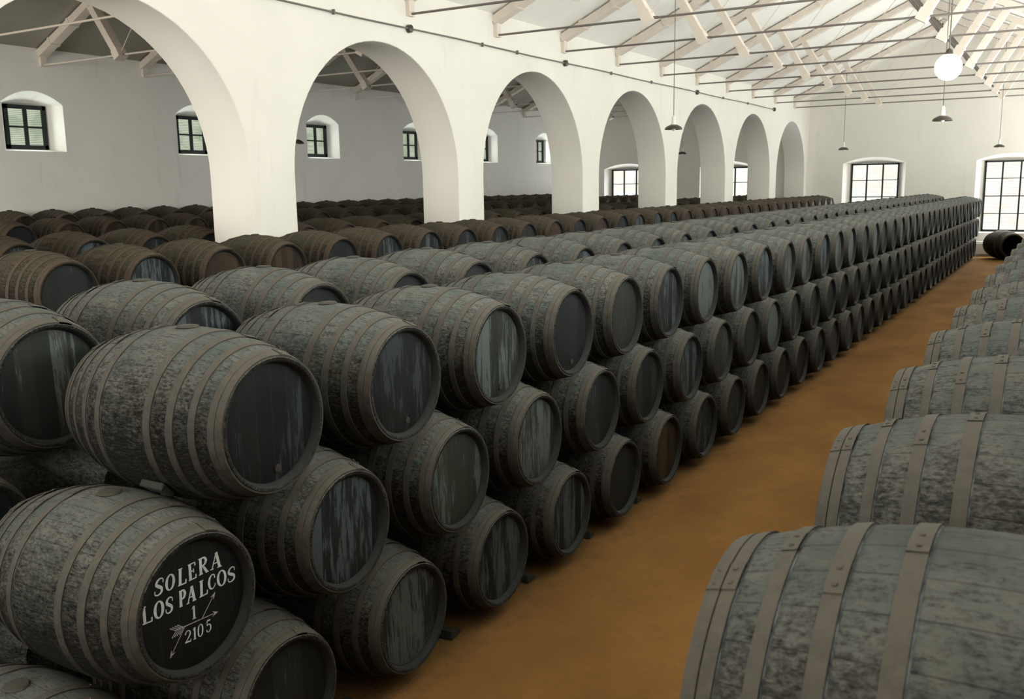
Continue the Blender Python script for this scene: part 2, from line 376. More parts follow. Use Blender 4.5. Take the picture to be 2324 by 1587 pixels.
# main nave ceiling: ridge above x=-1.65, eaves at the arcade; side aisle ridge above x=-13.6
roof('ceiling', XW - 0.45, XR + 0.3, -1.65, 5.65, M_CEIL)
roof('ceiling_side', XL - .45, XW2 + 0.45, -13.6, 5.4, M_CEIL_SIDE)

# windows
wn = [0]
def window(P2, c, w, z0, z1, cols, rows, thick, mull, pane):
    wn[0] += 1
    bm = bmesh.new()
    def b2(a0, a1, q0, q1, d0, d1):
        p = P2((a0), q0, d0); q = P2(a1, q1, d1); box(bm, [(i + j) / 2 for i, j in zip(p, q)], [abs(i - j) for i, j in zip(p, q)])
    a0, a1 = c - w / 2, c + w / 2
    for (x0, x1, q0, q1) in ((a0, a0 + thick, z0, z1), (a1 - thick, a1, z0, z1), (a0, a1, z0, z0 + thick), (a0, a1, z1 - thick, z1)): b2(x0, x1, q0, q1, 0.0, 0.07)
    for i in range(1, cols): x = a0 + w * i / cols; b2(x - mull * .7, x + mull * .7, z0, z1, 0.005, 0.065)
    for j in range(1, rows): q = z0 + (z1 - z0) * j / rows; b2(a0, a1, q - mull * .38, q + mull * .38, 0.012, 0.055)
    f = tag(mesh_obj('window_%d' % wn[0], bm, M_FRAME), kind='structure')
    bm = bmesh.new(); b2(a0 + .01, a1 - .01, z0 + .01, z1 - .01, 0.09, 0.10)
    mesh_obj('slatted_blind', bm, pane, f); return f
for x in FARX: window(lambda a, z, d: (a, YF + 0.30 + d, z), x, FWD, FZ0, FZ1, 3, 4, 0.07, 0.045, M_PANE_FAR)
for y in SIDEY: window(lambda a, z, d: (XL - 0.34 - d, a, z), y, SWD, SZ0, SZ1, 2, 2, 0.10, 0.06, M_PANE_SIDE)

ORD = ['', 'first', 'second', 'third', 'fourth', 'fifth', 'sixth', 'seventh', 'eighth', 'ninth', 'tenth', 'eleventh', 'twelfth', 'thirteenth', 'fourteenth', 'fifteenth', 'sixteenth', 'seventeenth', 'eighteenth', 'nineteenth', 'twentieth']
def ordw(n):
    if n <= 20: return ORD[n]
    t, u = divmod(n, 10); base = {2: 'twent', 3: 'thirt', 4: 'fort'}[t]
    return base + 'ieth' if u == 0 else base + 'y-' + ORD[u]

# ---------------------------------------------------------------- roof trusses
def truss(y, xl, xr, xn, zt, nave, n):
    """gable truss: rafters, horizontal tie rod, two leaning struts, two hanger rods"""
    xm = (xl + xr) / 2; hw = (xr - xl) / 2
    r = empty('roof_truss', (xl, y, zt))
    o = Vector((xl, y, zt))
    def q(x, z): return Vector((x, y, z)) - o
    zl = lambda x: ZE - 0.14 + SL * (hw - abs(x - xm))     # rafter centre line
    for s, xa in ((-1, xl), (1, xr)):
        bm = bmesh.new(); bar(bm, q(xa, zl(xa)), q(xm, zl(xm)), 0.24, 0.17)
        L_ = hw; k = 0.55
        while k < L_:
            x = xa - s * k; d = Vector((-s, 0, SL)).normalized(); nn = Vector((s * SL, 0, 1)).normalized()
            bar(bm, q(x, zl(x)) - d * .035, q(x, zl(x)) + d * .035, 0.27, 0.20)
            bar(bm, q(x, zl(x)) + nn * .105 - d * .06, q(x, zl(x)) + nn * .105 + d * .06, 0.16, 0.07)
            k += 0.80
        raf = mesh_obj('rafter', bm, M_BEAM, r)
        # strut from tie-rod node up to mid rafter
        xnn = xm + s * xn; xt = xm + s * (xn + 0.85)
        bm = bmesh.new(); bar(bm, q(xnn, zt + .02), q(xt, zl(xt) - .05), 0.22, 0.17)
        st = mesh_obj('strut', bm, M_BEAM, r)
        bm = bmesh.new(); bar(bm, q(xnn - s * .05, zt - .08), q(xnn + s * .06, zt + .12), 0.26, 0.21)
        mesh_obj('strut_shoe', bm, M_BEAM, st)
        bm = bmesh.new(); bar(bm, q(xnn - s * .20, zt), q(xnn + s * .05, zt), 0.05, 0.05); tube(bm, q(xnn, zt) + Vector((0, -.12, 0)), q(xnn, zt) + Vector((0, .12, 0)), .04)
        mesh_obj('node_pin', bm, M_ROD, st)
        bm = bmesh.new(); tube(bm, q(xnn, zt), q(xm, zl(xm) - .1), 0.011 if s < 0 else 0.022, 6); mesh_obj('hanger_rod', bm, M_RODW if s < 0 else M_ROD, r)
        bm = bmesh.new(); box(bm, q(xa, zt + .13) - Vector((s * .04, 0, 0)), (0.08, 0.16, 0.34)); mesh_obj('wall_shoe', bm, M_BEAM, r)
    bm = bmesh.new(); tube(bm, q(xl, zt), q(xr, zt), 0.022, 8)
    mesh_obj('tie_rod', bm, M_ROD if nave else M_RODW, r)
    bm = bmesh.new(); box(bm, q(xm, zl(xm) - .12), (0.5, 0.10, 0.36)); mesh_obj('ridge_plate', bm, M_BEAM, r)
    if nave: tag(r, 'white timber and iron roof truss over the main nave, %s from the near end' % ordw(n), 'roof truss', 'roof trusses of the main nave')
    else: tag(r, 'white timber and iron roof truss over the side aisle, %s from the near end' % ordw(n), 'roof truss', 'roof trusses of the side aisle')
for i, y in enumerate([8, 11, 14, 17, 20.05, 23.1, 26.1, 29.1, 32.1, 35.1, 38.1]): truss(y, XW, XR - .35, 2.23, 6.29, True, i + 1)
for i, y in enumerate([8.2, 11.4, 14.4, 17.3, 20.3, 23.3, 26.3, 29.3, 32.3, 35.3, 38.3]): truss(y, XL, XW2, 2.40, 6.33, False, i + 1)

# ---------------------------------------------------------------- lamps
def pendant(x, y, z, side, label):
    hw = 5.4 if side else 5.65; xm = -13.6 if side else -1.65
    ztop = ZE + SL * (hw - abs(x - xm))
    r = empty('pendant_lamp', (x, y, z))
    bm = bmesh.new(); tube(bm, (0, 0, .28), (0, 0, ztop - z + .02), 0.008, 6); mesh_obj('cord', bm, M_CORD, r)
    bm = bmesh.new(); lathe(bm, [(0.08, 0.0), (0.08, 0.06), (0.12, 0.055), (0.14, 0.045), (0.24, 0.045), (0.28, 0.03), (0.30, 0.0)], 20, 'z'); mesh_obj('lamp_socket', bm, M_PORC, r, smooth=40)
    bm = bmesh.new(); lathe(bm, [(0.10, 0.055), (0.085, 0.10), (0.06, 0.15), (0.03, 0.185), (0.0, 0.195), (-0.008, 0.195), (0.0, 0.188), (0.05, 0.145), (0.075, 0.09), (0.085, 0.05)], 32, 'z'); mesh_obj('lamp_shade', bm, M_SHADE, r, smooth=40)
    bm = bmesh.new(); lathe(bm, [(0.08, 0.0), (0.08, 0.02), (0.05, 0.035), (0.02, 0.045), (-0.01, 0.04), (-0.03, 0.025), (-0.038, 0.0)], 16, 'z'); mesh_obj('light_bulb', bm, M_PORC, r, smooth=60)
    tag(r, label, 'lamp', 'pendant lamps with dark shallow shades')
pendant(-4.41, 16.76, 4.37, False, 'dark shaded pendant lamp hanging before the arcade between fourth and fifth arches')
pendant(-4.55, 35.0, 4.37, False, 'small dark pendant lamp hanging near far wall, left of the left window')
pendant(0.90, 18.1, 4.37, False, 'dark shaded pendant lamp hanging just below the bright globe')
pendant(0.65, 37.6, 4.37, False, 'small dark pendant lamp hanging near far wall above the right window')
pendant(-13.6, 14.54, 4.32, True, 'dark pendant lamp in the side aisle half hidden by the nearest pier')
pendant(-12.0, 37.3, 4.48, True, 'dark pendant lamp in the side aisle seen through the fifth arch')
r = empty('globe_lamp', (1.53, 13.1, 4.9))
bm = bmesh.new(); lathe(bm, [(-0.2 * cos(pi * i / 16), 0.2 * sin(pi * i / 16) if 0 < i < 16 else 0) for i in range(17)], 32, 'z'); mesh_obj('glass_globe', bm, M_GLOBE, r, smooth=80)
bm = bmesh.new(); lathe(bm, [(0.19, 0.0), (0.19, 0.06), (0.25, 0.05), (0.28, 0.02), (0.28, 0.0)], 20, 'z'); mesh_obj('globe_cap', bm, M_SHADE, r, smooth=40)
bm = bmesh.new(); tube(bm, (0, 0, .27), (0, 0, ZE + SL * (5.65 - 3.18) - 4.9), 0.009, 6); mesh_obj('cord', bm, M_CORD, r)
tag(r, 'glowing white globe lamp hanging on a cord below the roof trusses', 'lamp')

# ---------------------------------------------------------------- cable along the arcade
r = empty('electric_cable', (XW + .05, 2.0, 6.03))
bm = bmesh.new(); y = 2.0
while y < 35.0: tube(bm, (0, y - 2, .03 * cos(y)* .3), (0, min(y + 1.5, 35.0) - 2, .03 * cos(y + 1.5) * .3), 0.016, 8); y += 1.5
mesh_obj('cable_run', bm, M_ROD, r)
for yy in (3.2, 10.96, 17.06, 26.08, 34.95):
    bm = bmesh.new(); lathe(bm, [(-0.03, 0.0), (-0.03, 0.075), (0.03, 0.07), (0.04, 0.05), (0.045, 0.0)], 16, 'x', (0, yy - 2, 0)); mesh_obj('junction_box', bm, M_SHADE, r, smooth=40)
for yy in (7.0, 8.9, 13.4, 14.8, 19.6, 22.3, 28.6, 31.4):
    bm = bmesh.new(); box(bm, (0, yy - 2, 0), (0.05, 0.03, 0.08)); mesh_obj('cable_clip', bm, M_ROD, r)
tag(r, 'thin dark cable with round junction boxes running above the arches', 'cable')

# ---------------------------------------------------------------- barrels
RS = 0.461; RE = 0.345
def rad(x): return RS - (RS - RE) * (abs(x) / (L / 2)) ** 2.05
H = L / 2
def staves_bm(seg):
    bm = bmesh.new(); pr = [(-H + 0.042, 0.30), (-H + 0.042, RE - 0.034), (-H + 0.003, RE - 0.022), (-H, RE - 0.016), (-H, RE - 0.003), (-H + .004, RE)]
    n = 22
    for i in range(1, n): x = -H + L * i / n; pr.append((x, rad(x)))
    pr += [(-a, b) for a, b in pr[:6][::-1]]
    m_ = [1, 1, 1] + [0] * (len(pr) - 7) + [1, 1, 1]
    lathe(bm, pr, seg, 'x', (0, 0, RB), mis=m_); return bm
# hoops: (distance of outer edge from barrel end, width, lift)
HOOPS = [(0.004, 0.070, 0.008), (0.142, 0.034, 0.0055), (0.262, 0.040, 0.0055), (0.398, 0.044, 0.0055)]
def hoop_bm(j, side, seg=64):
    d, w, t = HOOPS[j]; bm = bmesh.new()
    x0, x1 = H - d, H - d - w
    if j == 0:
        xm = (x0 + x1) / 2; pr = [(x0, rad(x0) - .004), (x0, rad(x0) + t), (xm + .002, rad(xm) + t), (xm, rad(xm) + t - .005), (xm - .002, rad(xm) + t), (x1, rad(x1) + t - .002), (x1, rad(x1) - .004)]
    else: pr = [(x0, rad(x0) - .004), (x0, rad(x0) + t), (x1, rad(x1) + t), (x1, rad(x1) - .004)]
    pr = [(x * side, q) for x, q in pr]
    lathe(bm, pr, seg, 'x', (0, 0, RB))
    xe = (x1 - .0005) * side; xf_ = (x1 - .006) * side
    lathe(bm, [(xe, rad(x1) + .0012), (xf_, rad(x1 - .006) + .0010)], seg, 'x', (0, 0, RB), mis=[1])
    # lapped end with rivets, a little off the crown
    a = 0.16 * (1 if j % 2 else -1.0) + 0.35 * side; e = .0035
    lap = [(x, q + (e if 0 < i < len(pr) - 1 else 0)) for i, (x, q) in enumerate(pr)]
    lathe(bm, lap, 6, 'x', (0, 0, RB), a0=a, a1=a + 0.22)
    xc = side * (x0 + x1) / 2
    for aa in (0.05, 0.16):
        for dx in ((-.018, .018) if j == 0 else (0,)):
            xr_ = xc + dx; rr = rad(xr_) + t + e + (0.0 if j else -.002)
            c = Vector((xr_, rr * sin(a + aa), rr * cos(a + aa) + RB)); nrm = Vector((0, sin(a + aa), cos(a + aa)))
            tube(bm, c - nrm * .003, c + nrm * .004, 0.0085, 7, 0.005)
    return bm
def head_bm(side, seg=48):
    bm = bmesh.new(); lathe(bm, [(side * (H - 0.040), 0.0), (side * (H - 0.040), 0.15), (side * (H - 0.040), 0.30), (side * (H - 0.044), RE - .030)], seg, 'x', (0, 0, RB)); return bm
# shared meshes
def proto_mesh(bm, mats, smooth, name):
    o = mesh_obj(name, bm, mats, smooth=smooth); me = o.data; bpy.data.objects.remove(o); return me
M_CHIME = hoop_material('dark_inner_chime', (0.003, 0.004, 0.005), (0.019, 0.023, 0.024))
ME = {}
for tint, (ms, mh) in enumerate(((M_STAVE, M_HOOP), (M_STAVE2, M_HOOP2))):
    ME['staves', tint] = proto_mesh(staves_bm(64), [ms, M_CHIME], 50, 'staves')
    for j in range(4):
        for s in (-1, 1): ME['hoop', tint, j, s] = proto_mesh(hoop_bm(j, s), [mh, M_MILDEW], 50, 'hoop')
for s in (-1, 1):
    for k, m in enumerate((M_HEAD, M_HEADPALE, M_HEADBLACK, M_HEADBROWN)): ME['head', s, k] = proto_mesh(head_bm(s), m, 30, 'head')
def bung_bm():
    bm = bmesh.new(); lathe(bm, [(0, 0), (0, .056), (.004, .060), (.011, .058), (.014, .050), (.014, 0)], 9, 'z', (0.0, 0.0, RB + RS - .003)); 
    for v in bm.verts: v.co.x += random.uniform(-.006, .006); v.co.y += random.uniform(-.006, .006)
    return bm
ME['bung'] = proto_mesh(bung_bm(), M_BUNG, 30, 'bung_cover')
def plug_bm():
    bm = bmesh.new(); lathe(bm, [(H - .041, 0.022), (H - .034, 0.022), (H - .032, .017), (H - .032, 0)], 14, 'x', (0, 0.03, RB - 0.245)); return bm
ME['plug'] = proto_mesh(plug_bm(), M_PLUG, 30, 'tap_plug')
def far_barrel_bm(seg, cuts):
    bm = bmesh.new(); pr = [(-H + .034, 0.0), (-H + .034, RE - .028), (-H, RE - .016), (-H, RE + .006)]; mis = [2, 0, 1]
    xs = []
    pr_m = []
    for j, (d, w, t) in enumerate(HOOPS):
        x0, x1 = -H + d, -H + d + w
        if j == 0: pr_m += [((x1), rad(x1) + .006, 1), (x1, rad(x1), 0)]
        else: pr_m += [(x0, rad(x0), 0), (x0, rad(x0) + .006, 1), (x1, rad(x1) + .006, 1), (x1, rad(x1), 1)]
    # first half
    half = [(-H + .074, rad(-H + .074) + .008, 1), (-H + .074, rad(-H + .074), 1)]
    for (d, w, t) in HOOPS[1:]:
        x0, x1 = -H + d, -H + d + w
        half += [(x0, rad(x0), 0), (x0, rad(x0) + .0065, 1), (x1, rad(x1) + .0065, 1), (x1, rad(x1), 1)]
    half += [(-.07, rad(-.07), 0)]
    for x, q, m in half: pr.append((x, q)); mis.append(m)
    rev = [(-a, b) for a, b in pr[::-1]]
    mm = mis + [0] + mis[::-1]
    pr = pr + rev
    lathe(bm, pr, seg, 'x', (0, 0, RB), mis=mm)
    lathe(bm, [(0, .06), (.02, .06), (.02, 0)], 7, 'z', (0, 0, RB + RS - .003), mis=[0, 0])
    return bm
ME['far', 0] = proto_mesh(far_barrel_bm(40, 0), [M_STAVE, M_HOOP, M_HEAD], 40, 'wine_barrel')
ME['far', 1] = proto_mesh(far_barrel_bm(40, 0), [M_STAVE2, M_HOOP2, M_HEADBROWN], 40, 'wine_barrel')

def link(name, me, parent=None):
    o = bpy.data.objects.new(name, me); COL.objects.link(o)
    if parent: o.parent = parent
    return o
allb = []
def barrel(xf, y, zc, tint, label, group, near, head=0, bung=True, plug=False, roll=0.0, facing=1, yaw=0.0):
    """xf: x of the front rim plane, y, zc: axis; facing=1 front head looks to +x"""
    loc = (xf - facing * H, y, zc - RB)
    allb.append((loc, near))
    if not near:
        o = link('wine_barrel', ME['far', tint]); o.location = loc; o.rotation_euler = (0, 0, yaw)
        return tag(o, label, 'barrel', group)
    r = empty('wine_barrel', loc); r.rotation_euler = (0, 0, yaw)
    kids = [('staves', ME['staves', tint])]
    kids += [('head', ME['head', 1, head if facing == 1 else 0]), ('head', ME['head', -1, 0])]
    kids += [('hoop', ME['hoop', tint, j, s]) for s in (1, -1) for j in range(4)]
    if bung: kids.append(('bung_cover', ME['bung']))
    if plug: kids.append(('tap_plug', ME['plug']))
    hd = None
    for n_, me in kids:
        o = link(n_, me, r)
        if roll:
            o.location = (0, RB * sin(roll), RB - RB * cos(roll)); o.rotation_euler = (roll, 0, 0)
        if n_ == 'head' and hd is None: hd = o
    tag(r, label, 'barrel', group); r['_'] = 0; del r['_']
    return r, hd
J = random.Random(11)
def vis_depth(x, y, z): return (Vector((x, y, z)) - CP).dot(FW)
NEAR = 25.0
TOFF = {0: (-.023, -.005), 1: (.015, -.008), 2: (.003, -.006), 3: (.03, -.005), 4: (.031, -.005), 5: (-.04, 0), 6: (-.055, .015), 8: (.002, .01)}
MOFF = {0: (.001, .006), 1: (.002, .01), 2: (-.019, .012), 3: (.011, .02), 4: (.018, .015), 5: (-.003, .01)}
BOFF = {2: (.029, 0), 3: (.021, 0), 4: (.003, 0), 5: (-.014, 0), 6: (-.04, 0), 7: (-.05, 0), 8: (-.05, 0)}
HT = {0: 2, 1: 2, 2: 1, 3: 0, 4: 1, 5: 0, 6: 1}
SPEC = {('T', 0): 'big dusty barrel topmost at near end, directly above the white-lettered barrel',
        ('M', 0): 'barrel with black head lettered SOLERA LOS PALCOS 1 2105 in white',
        ('T', 2): 'top tier barrel with pale planked head and torn cobweb patch, third from near end',
        ('M', 1): 'middle tier barrel right beside the lettered one, whitish streak on its head',
        ('B', 0): 'dim barrel in the bottom left corner, under the lettered barrel',
        ('B', 1): 'floor tier barrel cut by bottom frame edge, below right of the lettered one'}
TIER = {'T': 'top', 'M': 'middle', 'B': 'floor'}
for lev, key in enumerate('TMB'):
    for k in range(0, 37):
        y = k * P - 0.55 * lev; z = ZT - DZ * lev
        dy, dz = {'T': TOFF, 'M': MOFF, 'B': BOFF}[key].get(k, (J.uniform(-.012, .012), J.uniform(-.004, .004)))
        dy *= .5; dz *= .4
        if key == 'B': dz = 0
        xf = J.uniform(-.012, .022) if (key, k) != ('M', 0) else 0.0
        near = vis_depth(0, y, z) < NEAR
        n = k + 1 if key != 'B' else k
        lab = SPEC.get((key, k)) or 'dusty grey barrel in the %s tier of the aisle stack, %s from the near end' % (TIER[key], ordw(n))
        hm = 2 if (key, k) in (('M', 0), ('T', 0)) else (HT.get(k, J.choice((0, 1, 1))) if key == 'T' else J.choice((0, 0, 1, 0, 3 if key == 'B' else 0)))
        res = barrel(xf, y + dy, z + dz, 0, lab, 'barrels in the %s tier of the aisle stack' % TIER[key], near, head=hm,
               bung=True, plug=(key, k) in (('T', 0), ('T', 1), ('T', 2), ('T', 3)), roll=J.uniform(-.05, .05) if near and (key, k) != ('M', 0) else 0, yaw=J.uniform(-.006, .006) if (key, k) != ('M', 0) else 0)
        if (key, k) == ('M', 0): SOLERA = res[1]
def row(xf, y0, pitch, zc, n, tint, text, group, near_d=NEAR, facing=1, start=1, head=0, ymax=40.2, jx=.02):
    for i in range(n):
        y = y0 + pitch * i
        if y > ymax: break
        nr = vis_depth(xf, y, zc) < near_d
        barrel(xf + J.uniform(-jx, jx), y + J.uniform(-jx, jx), zc + J.uniform(-.004, .004), tint, text % ordw(i + start), group, nr,
               head=J.choice((0, 0, head)), roll=J.uniform(-.06, .06) if nr else 0, facing=facing, bung=facing == 1, yaw=J.uniform(-.008, .008))
# second stack, back to back with the first
Z2 = ZT + 0.115
row(-1.40, -0.27, P, Z2, 37, 0, 'grey top barrel of the second stack behind the aisle stack, %s from near end', 'barrels of the second stack', head=1)
barrel(-1.40, -0.82, Z2 - DZ, 0, 'dark barrel at left frame edge under the top tier of the second stack', 'barrels of the second stack', True)
row(-5.76, 2.75, P, ZT + 0.10, 34, 1, 'brown barrel in the top row just before the arcade piers, %s from the near end', 'brown barrels before the arcade', head=3)
row(-8.62, 4.0, P, 2.163, 33, 1, 'brown barrel in the first row beyond the arcade, %s from the near end', 'barrels in the first row beyond the arcade', 17)
row(-14.6, 7.7, P, 2.206, 31, 1, 'dark barrel in the second row beyond the arcade, %s from the near end', 'barrels in the second row beyond the arcade', 19)
row(-17.62, 9.7, P, 2.323, 28, 1, 'dark barrel in the row against the windowed side wall, %s from the near end', 'barrels against the windowed side wall', 19)
# row on the right of the aisle
RRY = -1.256
row(2.784, -1.277, 1.184, 1.981, 32, 0, 'pale grey barrel in the row right of the aisle, %s from the camera', 'barrels right of the aisle', 22, facing=-1, ymax=36, jx=.004)

# unseen lower tiers that carry the visible ones: one uncounted mass
def stuff_barrels():
    tmp = bmesh.new(); out = []
    pr = [(-H, 0), (-H, RE), (-.32, rad(.32)), (0, RS), (.32, rad(.32)), (H, RE), (H, 0)]
    lathe(tmp, pr, 18, 'x', (0, 0, 0))
    vs = [v.co.copy() for v in tmp.verts]; fs = [[v.index for v in f.verts] for f in tmp.faces]; tmp.verts.index_update()
    fs = [[v.index for v in f.verts] for f in tmp.faces]; tmp.free()
    V = []; F = []
    def add(xf, y, z, s=1):
        b = len(V); V.extend([(v.x + xf - s * H, v.y + y, v.z + z) for v in vs]); F.extend([[i + b for i in f] for f in fs])
    def lower(xf, y0, pitch, zc, n, z_min, ymax=40.1, skip=None, s=1):
        z = zc; lev = 0
        while z - DZ > z_min + 0.2:
            z -= DZ; lev += 1
            for i in range(n + 1):
                y = y0 + pitch * i - 0.5 * pitch * lev + (pitch if lev > 1 else 0)
                if y > ymax or (skip and (lev, i) in skip): continue
                add(xf, y, max(z, z_min + RB) if z - RB < z_min + .1 else z, s)
    lower(-1.40, -0.27, P, Z2, 37, 0, skip={(1, 0)}); lower(-5.76, 2.75, P, ZT + .1, 34, 0)
    lower(-8.62, 4.0, P, 2.163, 33, ZSIDE); lower(-14.6, 7.7, P, 2.206, 31, ZSIDE); lower(-17.62, 9.7, P, 2.323, 28, ZSIDE)
    lower(2.784, -1.277, 1.184, 1.981, 32, 0, 36.0, s=-1)
    me = bpy.data.meshes.new('lower_tier_barrels'); me.from_pydata(V, [], F); me.materials.append(M_STAVE)
    me.polygons.foreach_set('use_smooth', [True] * len(me.polygons)); me.set_sharp_from_angle(angle=math.radians(40))
    o = bpy.data.objects.new('lower_tier_barrels', me); COL.objects.link(o)
    tag(o, 'dark lower tiers of barrels buried in the gloom beneath the top rows', 'barrels', kind='stuff')
stuff_barrels()

# ---------------------------------------------------------------- painted lettering on the black head
GL = {
 'S': [([(.90, .70), (.86, .90), (.55, 1.0), (.20, .88), (.16, .66), (.48, .52), (.84, .36), (.86, .12), (.50, 0), (.16, .08), (.08, .30)], [.4, .4, .45, .8, 1, 1.2, 1, .8, .45, .4, .4])],
 'O': [([(.5, 1), (.16, .84), (.04, .5), (.16, .16), (.5, 0), (.84, .16), (.96, .5), (.84, .84), (.5, 1)], [.4, .9, 1.15, .9, .4, .9, 1.15, .9, .4])],
 'L': [([(.28, .02), (.28, .98)], 1.1), ([(.04, .98), (.52, .98)], .35), ([(.04, .03), (.92, .03)], .45), ([(.95, .0), (.97, .26)], .5)],
 'E': [([(.26, .02), (.26, .98)], 1.1), ([(.04, .98), (.88, .98)], .4), ([(.04, .03), (.90, .03)], .4), ([(.3, .52), (.66, .52)], .35), ([(.68, .40), (.68, .64)], .4), ([(.90, .99), (.92, .78)], .5), ([(.93, .0), (.97, .24)], .5)],
 'R': [([(.24, .02), (.24, .98)], 1.1), ([(.02, .98), (.5, .98)], .35), ([(.02, .02), (.46, .02)], .35), ([(.3, .98), (.66, .95), (.82, .76), (.66, .55), (.3, .50)], [.35, .7, 1.0, .7, .35]), ([(.45, .50), (.66, .28), (.88, .02)], [.5, 1, 1]), ([(.72, .02), (1.06, .02)], .35)],
 'A': [([(.14, .02), (.52, .98)], .45), ([(.52, 1.0), (.82, .02)], 1.15), ([(.24, .34), (.70, .34)], .35), ([(-.02, .02), (.30, .02)], .35), ([(.60, .02), (1.02, .02)], .35)],
 'P': [([(.30, .02), (.30, .98)], 1.1), ([(.04, .98), (.5, .98)], .35), ([(.04, .02), (.58, .02)], .35), ([(.34, .98), (.80, .94), (1.0, .74), (.80, .50), (.34, .46)], [.35, .8, 1.05, .8, .35])],
 'C': [([(.92, .68), (.86, .90), (.55, 1), (.20, .84), (.06, .5), (.20, .16), (.55, 0), (.90, .14), (.96, .30)], [.5, .5, .4, .9, 1.15, .9, .4, .4, .4])],
 '1': [([(.52, .02), (.52, .98)], 1.2), ([(.10, .80), (.50, .98)], .4), ([(.12, .02), (.92, .02)], .35)],
 '2': [([(.10, .72), (.22, .93), (.55, 1), (.84, .84), (.80, .60), (.45, .30), (.08, .04)], [.9, .6, .45, .8, 1, .6, .5]), ([(.08, .05), (.5, .08), (.95, .02)], [.5, 1, .6]), ([(.95, .02), (.98, .22)], .4)],
 '0': [([(.5, 1), (.14, .84), (.04, .5), (.14, .16), (.5, 0), (.86, .16), (.96, .5), (.86, .84), (.5, 1)], [.4, .9, 1.0, .9, .4, .9, 1.0, .9, .4])],
 '5': [([(.22, .97), (.90, .97)], .9), ([(.22, .98), (.18, .56)], .4), ([(.18, .56), (.52, .64), (.86, .50), (.88, .20), (.52, 0), (.14, .06), (.10, .22)], [.4, .5, .9, 1, .5, .5, .8])],
}
LT = [('S', -0.2267, 0.1245, -0.1791, 0.123, -0.2077, 0.199), ('O', -0.1587, 0.1249, -0.1146, 0.1235, -0.1485, 0.1962), ('L', -0.0919, 0.1224, -0.043, 0.1213, -0.0843, 0.2034), ('E', -0.0286, 0.1236, 0.0181, 0.1251, -0.0282, 0.2046), ('R', 0.0322, 0.1289, 0.0881, 0.1293, 0.0346, 0.2107), ('A', 0.103, 0.1299, 0.1722, 0.1258, 0.108, 0.2098), ('L', -0.2976, 0.0179, -0.2427, 0.0147, -0.2992, 0.1), ('O', -0.2294, 0.0149, -0.1827, 0.0158, -0.2252, 0.0928), ('S', -0.1724, 0.0174, -0.1317, 0.0153, -0.162, 0.0906), ('P', -0.0933, 0.0186, -0.0583, 0.0181, -0.0894, 0.0973), ('A', -0.05, 0.0165, 0.0061, 0.0181, -0.0441, 0.0945), ('L', 0.0244, 0.0193, 0.076, 0.0208, 0.0295, 0.0992), ('C', 0.0844, 0.0312, 0.1262, 0.0366, 0.0871, 0.1018), ('O', 0.1407, 0.029, 0.1905, 0.0272, 0.1437, 0.1052), ('S', 0.2003, 0.0246, 0.2492, 0.0268, 0.2082, 0.0966), ('1', -0.0273, -0.0704, 0.0001, -0.0709, -0.0249, -0.0049), ('2', -0.0796, -0.1719, -0.0419, -0.1735, -0.074, -0.1129), ('1', -0.0296, -0.1728, -0.0094, -0.1738, -0.0262, -0.1123), ('0', -0.0006, -0.1733, 0.0287, -0.1739, 0.0049, -0.1134), ('5', 0.0512, -0.1712, 0.0811, -0.1718, 0.0528, -0.1122)]
def catmull(pts, ws, n=6):
    if len(pts) < 3: return pts, ws
    o, w = [], []
    closed = pts[0] == pts[-1]
    for i in range(len(pts) - 1):
        p0 = pts[i - 1] if i > 0 else (pts[-2] if closed else pts[0]); p1, p2 = pts[i], pts[i + 1]; p3 = pts[i + 2] if i + 2 < len(pts) else (pts[1] if closed else pts[-1])
        for k in range(n):
            t = k / n
            o.append(tuple(0.5 * (2 * b + (c - a) * t + (2 * a - 5 * b + 4 * c - d) * t * t + (3 * b - a - 3 * c + d) * t ** 3) for a, b, c, d in zip(p0, p1, p2, p3)))
            w.append(ws[i] * (1 - t) + ws[i + 1] * t)
    o.append(pts[-1]); w.append(ws[-1]); return o, w
def strip(bm, pts, ws, xx):
    n = len(pts); A = []; B = []
    for i, p in enumerate(pts):
        a = Vector(pts[max(0, i - 1)]); b = Vector(pts[min(n - 1, i + 1)])
        if pts[0] == pts[-1] and i in (0, n - 1): a, b = Vector(pts[-2]), Vector(pts[1])
        t = (b - a); t = t.normalized() if t.length > 1e-9 else Vector((1, 0)); nn = Vector((-t.y, t.x)) * ws[i] / 2
        A.append(bm.verts.new((xx, p[0] + nn.x, p[1] + nn.y + RB))); B.append(bm.verts.new((xx, p[0] - nn.x, p[1] - nn.y + RB)))
    for i in range(n - 1): bm.faces.new((A[i], A[i + 1], B[i + 1], B[i]))
XX = H - 0.0388; lay = 0; M_PAINT = plain('white_sign_paint', (0.50, 0.54, 0.55), 0.6, 45, 0.35)
bm = None; WORD = {0: 'painted_word', 6: 'painted_word', 9: 'painted_word', 15: 'painted_numeral', 16: 'painted_number'}
for li, (c, bx, bz, rx, rz, tx, tz) in enumerate(LT):
    bx += .0047; rx += .0047; tx += .0047; bz -= .0033; rz -= .0033; tz -= .0033
    if li in WORD: wname = WORD[li]; bm = bmesh.new()
    h = sqrt((tx - bx) ** 2 + (tz - bz) ** 2); wid = 0.0140 * min(1, h / .078) * (1.0 if h > .07 else .78)
    for pts, ws in GL[c]:
        ws = [ws] * len(pts) if isinstance(ws, (int, float)) else list(ws)
        pts, ws = catmull(pts, ws); lay += 1
        q = [(bx + p[0] * (rx - bx) + p[1] * (tx - bx), bz + p[0] * (rz - bz) + p[1] * (tz - bz)) for p in pts]
        strip(bm, q, [max(0.0042, w * wid) for w in ws], XX + lay * 0.000006)
    if li + 1 in WORD or li + 1 == len(LT): mesh_obj(wname, bm, M_PAINT, SOLERA)
bm = bmesh.new()
